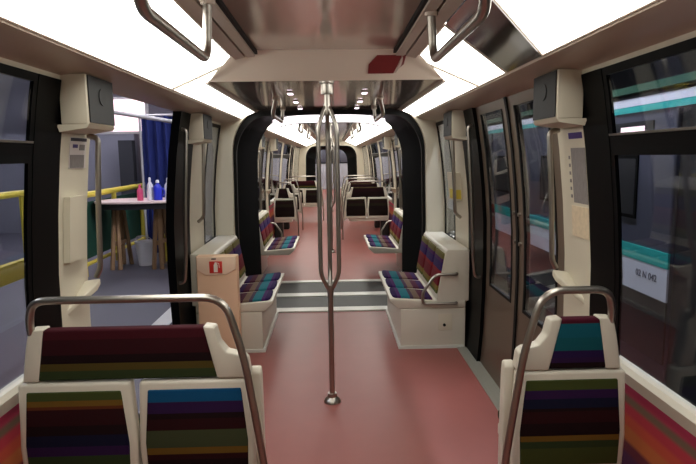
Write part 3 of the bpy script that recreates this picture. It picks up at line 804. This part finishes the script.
# table
e = thing('trestle_table', 'round-ended workshop table with dark apron on wooden trestles', 'table', (-2.95, 8.6, -.06))
def oval(cx, cy, rx, ry, n=40): return [(cx+rx*math.copysign(abs(math.cos(a))**.7, math.cos(a)), cy+ry*math.copysign(abs(math.sin(a))**.7, math.sin(a))) for a in [2*PI*k/n for k in range(n)]]
MB().prism(oval(-2.88, 8.6, .66, .46), 'Z', .945, .975, .006).build('table_top', 'table_top', e)
MB().prism(oval(-2.88, 8.6, .60, .42), 'Z', .86, .945).build('apron', 'table_edge', e)
for x in (-3.24, -2.62):
    for dx, y in ((-.06, 8.36), (.06, 8.36), (-.06, 8.84), (.06, 8.84)):
        MB().tube([(x+dx*.3, 8.6+(y-8.6)*.5, .87), (x+dx, y, -.06)], .034, n=4).build('trestle_leg', 'wood', e, False)
    MB().box(x-.03, x+.03, 8.42, 8.78, .30, .36).build('trestle_brace', 'wood', e, False)
def bottle(x, y, h, r, m, label, cap='pvc_white', handle=False):
    e = thing('bottle', label, 'bottle', (x, y, .975), 'bottles on the workshop table')
    MB().lathe([(0, 0), (r, 0), (r, h*.58), (r*.9, h*.68), (r*.38, h*.80), (r*.38, h*.86)], (x, y, .9755), 16).build('body', m, e)
    MB().lathe([(0, 0), (r*.42, 0), (r*.42, h*.09), (r*.25, h*.14)], (x, y, .9755+h*.86), 12).build('cap', cap, e)
    if handle: MB().tube([(x+r*.8, y, .9755+h*.6), (x+r*1.6, y, .9755+h*.52), (x+r*1.5, y, .9755+h*.25), (x+r*.9, y, .9755+h*.2)], .010, .04, 8).build('handle', m, e)
bottle(-2.85, 8.45, .24, .045, 'pvc_pink', 'pink bottle on the workshop table', 'pvc_pink')
bottle(-2.80, 8.76, .22, .05, 'pvc_white', 'short white bottle behind the pink bottle')
bottle(-2.72, 8.52, .34, .045, 'pvc_white', 'tall white bottle left of the blue jug')
bottle(-2.60, 8.5, .30, .062, 'pvc_blue', 'fat blue jug with white cap on the workshop table', 'pvc_white', True)
bottle(-2.46, 8.56, .33, .055, 'pvc_white', 'white bottle right of the blue jug')
e = thing('bucket', 'white bucket on the floor under the workshop table', 'bucket', (-2.92, 8.75, -.06))
MB().lathe([(0, 0), (.11, 0), (.15, .36), (.16, .36), (.16, .38), (.13, .38)], (-2.92, 8.75, -.06), 20).build('pail', 'pvc_white', e)
MB().tube([(-3.07, 8.75, .3), (-3.0, 8.6, .42), (-2.84, 8.6, .42), (-2.77, 8.75, .3)], .006, .06, 6).build('bail_handle', 'pipe', e)
b = MB(); b.prism([(-2.80, -.06), (-2.74, .34), (-2.56, .34), (-2.50, -.06)], 'Y', 9.0, 9.2, .01)
e = thing('step_stool', 'yellow step stool behind the table legs', 'stool', (-2.65, 9.1, -.06)); b.build('body', 'yellow', e)
MB().box(-2.78, -2.52, 8.96, 9.24, .34, .37, .006).build('tread', 'yellow', e)
# barrier behind the table, second barrier by the near window
e = thing('safety_barrier', 'yellow barrier with dark green panel behind the workshop table', 'barrier', (-3.8, 10.2, -.06))
A, B = Vector((-3.5, 7.9, 0)), Vector((-3.62, 12.3, 0))
MB().tube([A+Vector((0, 0, 1.09)), B+Vector((0, 0, 1.10))], .045, n=8).build('top_rail', 'yellow', e)
MB().tube([A+Vector((0, 0, .1)), B+Vector((0, 0, .1))], .03, n=8).build('bottom_rail', 'yellow', e)
for t in (0, .3, .62, 1):
    q = A.lerp(B, t); MB().tube([q+Vector((0, 0, -.06)), q+Vector((0, 0, 1.09))], .04, n=8).build('post', 'yellow', e)
n_ = Vector((.02, 0, 0))
MB().hexa([A+Vector((-.06, 0, .16)), B+Vector((-.06, 0, .16)), B+Vector((-.06, 0, .98)), A+Vector((-.06, 0, .98))], n_).build('green_panel', 'green', e, False)
e = thing('safety_barrier', 'yellow guard rail outside the near left window', 'barrier', (-2.6, 3, -.06))
MB().tube([(-2.62, 1.2, 1.31), (-2.62, 4.9, 1.31)], .028, n=8).build('top_rail', 'yellow', e)
MB().box(-2.66, -2.60, 1.2, 4.9, .60, .75).build('kick_board', 'yellow', e, False)
for y in (1.3, 3.0, 4.87): MB().tube([(-2.63, y, -.06), (-2.63, y, 1.31)], .03, n=8).build('post', 'yellow', e)
c = MB(); pts = [(-5.6+.03*math.sin(k*1.9), 7.2+k*.05) for k in range(15)]
c = MB(); c.loft([[(x, y, z) for x, y in pts] for z in (.2, 2.2)])
b = MB(); b.box(-5.6, -5.2, 5.0, 8.4, -.06, .9)
tag(b.build('workshop_bench', 'shopdark', None, False), 'dark low cabinet across the workshop behind the guard rail', 'cabinet')
e = thing('workshop_curtain', 'dark blue curtain seen through the near left window', 'curtain', (-4.7, 5.2, 0))
pts = [(-4.9+.04*math.sin(k*1.5), 6.0+k*.05) for k in range(18)]
c = MB(); c.loft([[(x, y, 0) for x, y in pts], [(x, y, 1.75) for x, y in pts], [(x+.015, y, 1.75) for x, y in pts], [(x+.015, y, 0) for x, y in pts], [(x, y, 0) for x, y in pts]]); c.build('cloth', 'curtain', e)
w = MB(); w.box(-2.15, -2.0, 10.4, 26, -.06, 5.2)  # blocker added to keep the far car's left windows dark
struct(w.build('wall_partition', 'shopdark', None, False), 'dark workshop partition alongside the far car', 'wall')
# tube lamps over the workshop, added out of view to brighten it
def tube_lamp(x, y, z, L, label, m):
    e = thing('tube_lamp', label, 'lamp', (x, y, z), 'workshop tube lamps')
    MB().box(x-.08, x+.08, y-L/2, y+L/2, z+.03, z+.09, .01).build('housing', 'pipe', e)
    MB().tube([(x, y-L/2+.05, z), (x, y+L/2-.05, z)], .05, n=10).build('tube', m, e)
    for q in (-.35, .35): MB().tube([(x, y+q*L, z+.08), (x, y+q*L, 5.2)], .012, n=8).build('hanger_rod', 'pipe', e)
tube_lamp(-3.1, 6.6, 3.9, 2.4, 'fluorescent tube over the left workshop, first beyond the open door', 'tube2')
tube_lamp(-3.4, 10.2, 3.9, 2.4, 'fluorescent tube over the workshop table', 'tube2')
tube_lamp(-5.6, 10.8, 3.9, 2.4, 'fluorescent tube before the grey workshop wall', 'tube2')
tube_lamp(-4.2, 2.6, 3.9, 2.4, 'fluorescent tube outside the near left window', 'tube')

# ------------------------------------------------------------------ the other train on the right
g = MB(); g.box(1.3, 9, -4, 26, -1.3, -1.2)
struct(g.build('track_bed', 'shopdark', None, False), 'dark track bed between the two trains', 'ground')
w = MB(); w.box(9, 9.2, -4, 26, -1.3, 5.3)
struct(w.build('wall_right', 'shopdark', None, False), 'dark workshop wall beyond the other train', 'wall')
e = thing('metro_train', 'white and teal metro train parked outside the right windows', 'train', (3.8, 11, -1.2))
XT = 2.62; Y0, Y1 = 4.2, 19.0
b = MB(); b.prism([(XT+.05, -.35), (XT, -.1), (XT, 2.06), (XT+2.4, 2.06), (XT+2.4, -.35)], 'Y', Y0, Y1, .02)
b.build('body', 't_grey', e, False)
b = MB(); b.prism([(XT+.03, 2.06), (XT+.12, 2.16), (XT+.5, 2.26), (XT+1.9, 2.26), (XT+2.3, 2.16), (XT+2.38, 2.06)], 'Y', Y0, Y1, .01)
b.build('roof', 't_dark', e, False)
def band(y0, y1, z0, z1, m, name, th=.006, par=None):
    return MB().box(XT-th, XT+.01, y0, y1, z0, z1).build(name, m, par or e, False)
band(Y0, Y1, .41, .675, 't_white', 'lower_panel')
band(Y0, Y1, .675, .80, 't_teal', 'teal_stripe', .008)
band(Y0, Y1, -.1, .40, 't_dark', 'skirt', .004)
band(3.85, Y1, 1.975, 2.042, 't_white', 'roof_band')
band(3.95, Y1, 1.92, 1.972, 't_teal', 'upper_stripe', .008)
MB().prism([(XT-.02, 2.085), (XT-.02, 2.145), (XT+.10, 2.15), (XT+.10, 2.085)], 'Y', 3.6, Y1).build('green_gutter', 't_green', e, False)
b = MB(); b.prism([(4.2, -.3), (4.2, 2.05), (3.9, 1.9), (3.75, 1.55), (3.62, 1.1), (3.6, .4), (3.7, -.3)], 'X', XT+.03, XT+2.3, .02)
b.build('cab_nose', 't_dark', e, False)
k = 0
for y in (5.0, 6.6, 8.2, 9.8, 11.6, 13.2, 14.8):
    wd = .62 if k % 2 else 1.0
    f = band(y-.3, y-.3+wd, 1.02, 1.56, 'blackgloss', 'window_frame', .012)
    MB().box(XT-.014, XT-.011, y-.27, y-.33+wd, 1.05, 1.53).build('pane', 't_dark', f, False)
    k += 1
for y in (5.9, 9.1, 12.4):
    f = band(y-.02, y+.02, -.05, 1.92, 't_dark', 'door_gap', .009)
f = band(4.5, 5.4, 1.66, 1.84, 't_dark', 'destination_window', .012)
MB().box(XT-.016, XT-.012, 4.62, 5.0, 1.70, 1.80).build('lit_display', 'winlit', f, False)
cu = bpy.data.curves.new('fleet_number', 'FONT'); cu.body = '02 N 042'; cu.size = .082; cu.extrude = .001; cu.align_x = 'CENTER'
cu.materials.append(M['t_ink'])
to_ = bpy.data.objects.new('fleet_number_text', cu); COL.objects.link(to_)
bpy.context.view_layer.update()
me_ = bpy.data.meshes.new_from_object(to_.evaluated_get(bpy.context.evaluated_depsgraph_get()))
bpy.data.objects.remove(to_)
o = bpy.data.objects.new('fleet_number', me_); COL.objects.link(o)
o.rotation_euler = (R(90), 0, R(-90)); o.location = (XT-.008, 4.49, .545)
put(o, e)
tube_lamp(5.25, 9.6, 3.25, 2.2, 'fluorescent tube above the other train', 'tube')
tube_lamp(1.95, 5.0, 4.6, 3.0, 'fluorescent tube hung between the two trains', 'tube3')  # lamp added out of view to brighten the other train
tube_lamp(1.95, 10.0, 4.6, 3.0, 'second fluorescent tube hung between the two trains', 'tube2')  # weaker added lamp, lighting the train further along

# ------------------------------------------------------------------ world, camera
wd = bpy.data.worlds.new('World'); SC.world = wd; wd.use_nodes = True
wd.node_tree.nodes['Background'].inputs[0].default_value = (.55, .6, .75, 1)
wd.node_tree.nodes['Background'].inputs[1].default_value = .03
cam = bpy.data.cameras.new('Camera'); cam.sensor_width = 36; cam.lens = 560/696*36; cam.clip_start = .02
co = bpy.data.objects.new('Camera', cam); COL.objects.link(co)
co.location = (.025, 0, 1.58)
ro = R(.8)                                   # the photograph is slightly rolled
px, py = -16*math.cos(ro)+75*math.sin(ro), 16*math.sin(ro)+75*math.cos(ro)
pit = math.atan(py/560); yaw = math.atan(-px/560*math.cos(pit))
co.rotation_euler = (Matrix.Rotation(-yaw, 3, 'Z') @ Matrix.Rotation(PI/2-pit, 3, 'X') @ Matrix.Rotation(-ro, 3, 'Z')).to_euler()
SC.camera = co
SC.view_settings.view_transform = 'Standard'; SC.view_settings.look = 'None'
SC.view_settings.exposure = .28; SC.view_settings.gamma = 1.
SC.view_settings.use_curve_mapping = False
SC.cycles.max_bounces = 12; SC.cycles.transparent_max_bounces = 24; SC.cycles.use_denoising = True
SC.cycles.sample_clamp_indirect = 6.
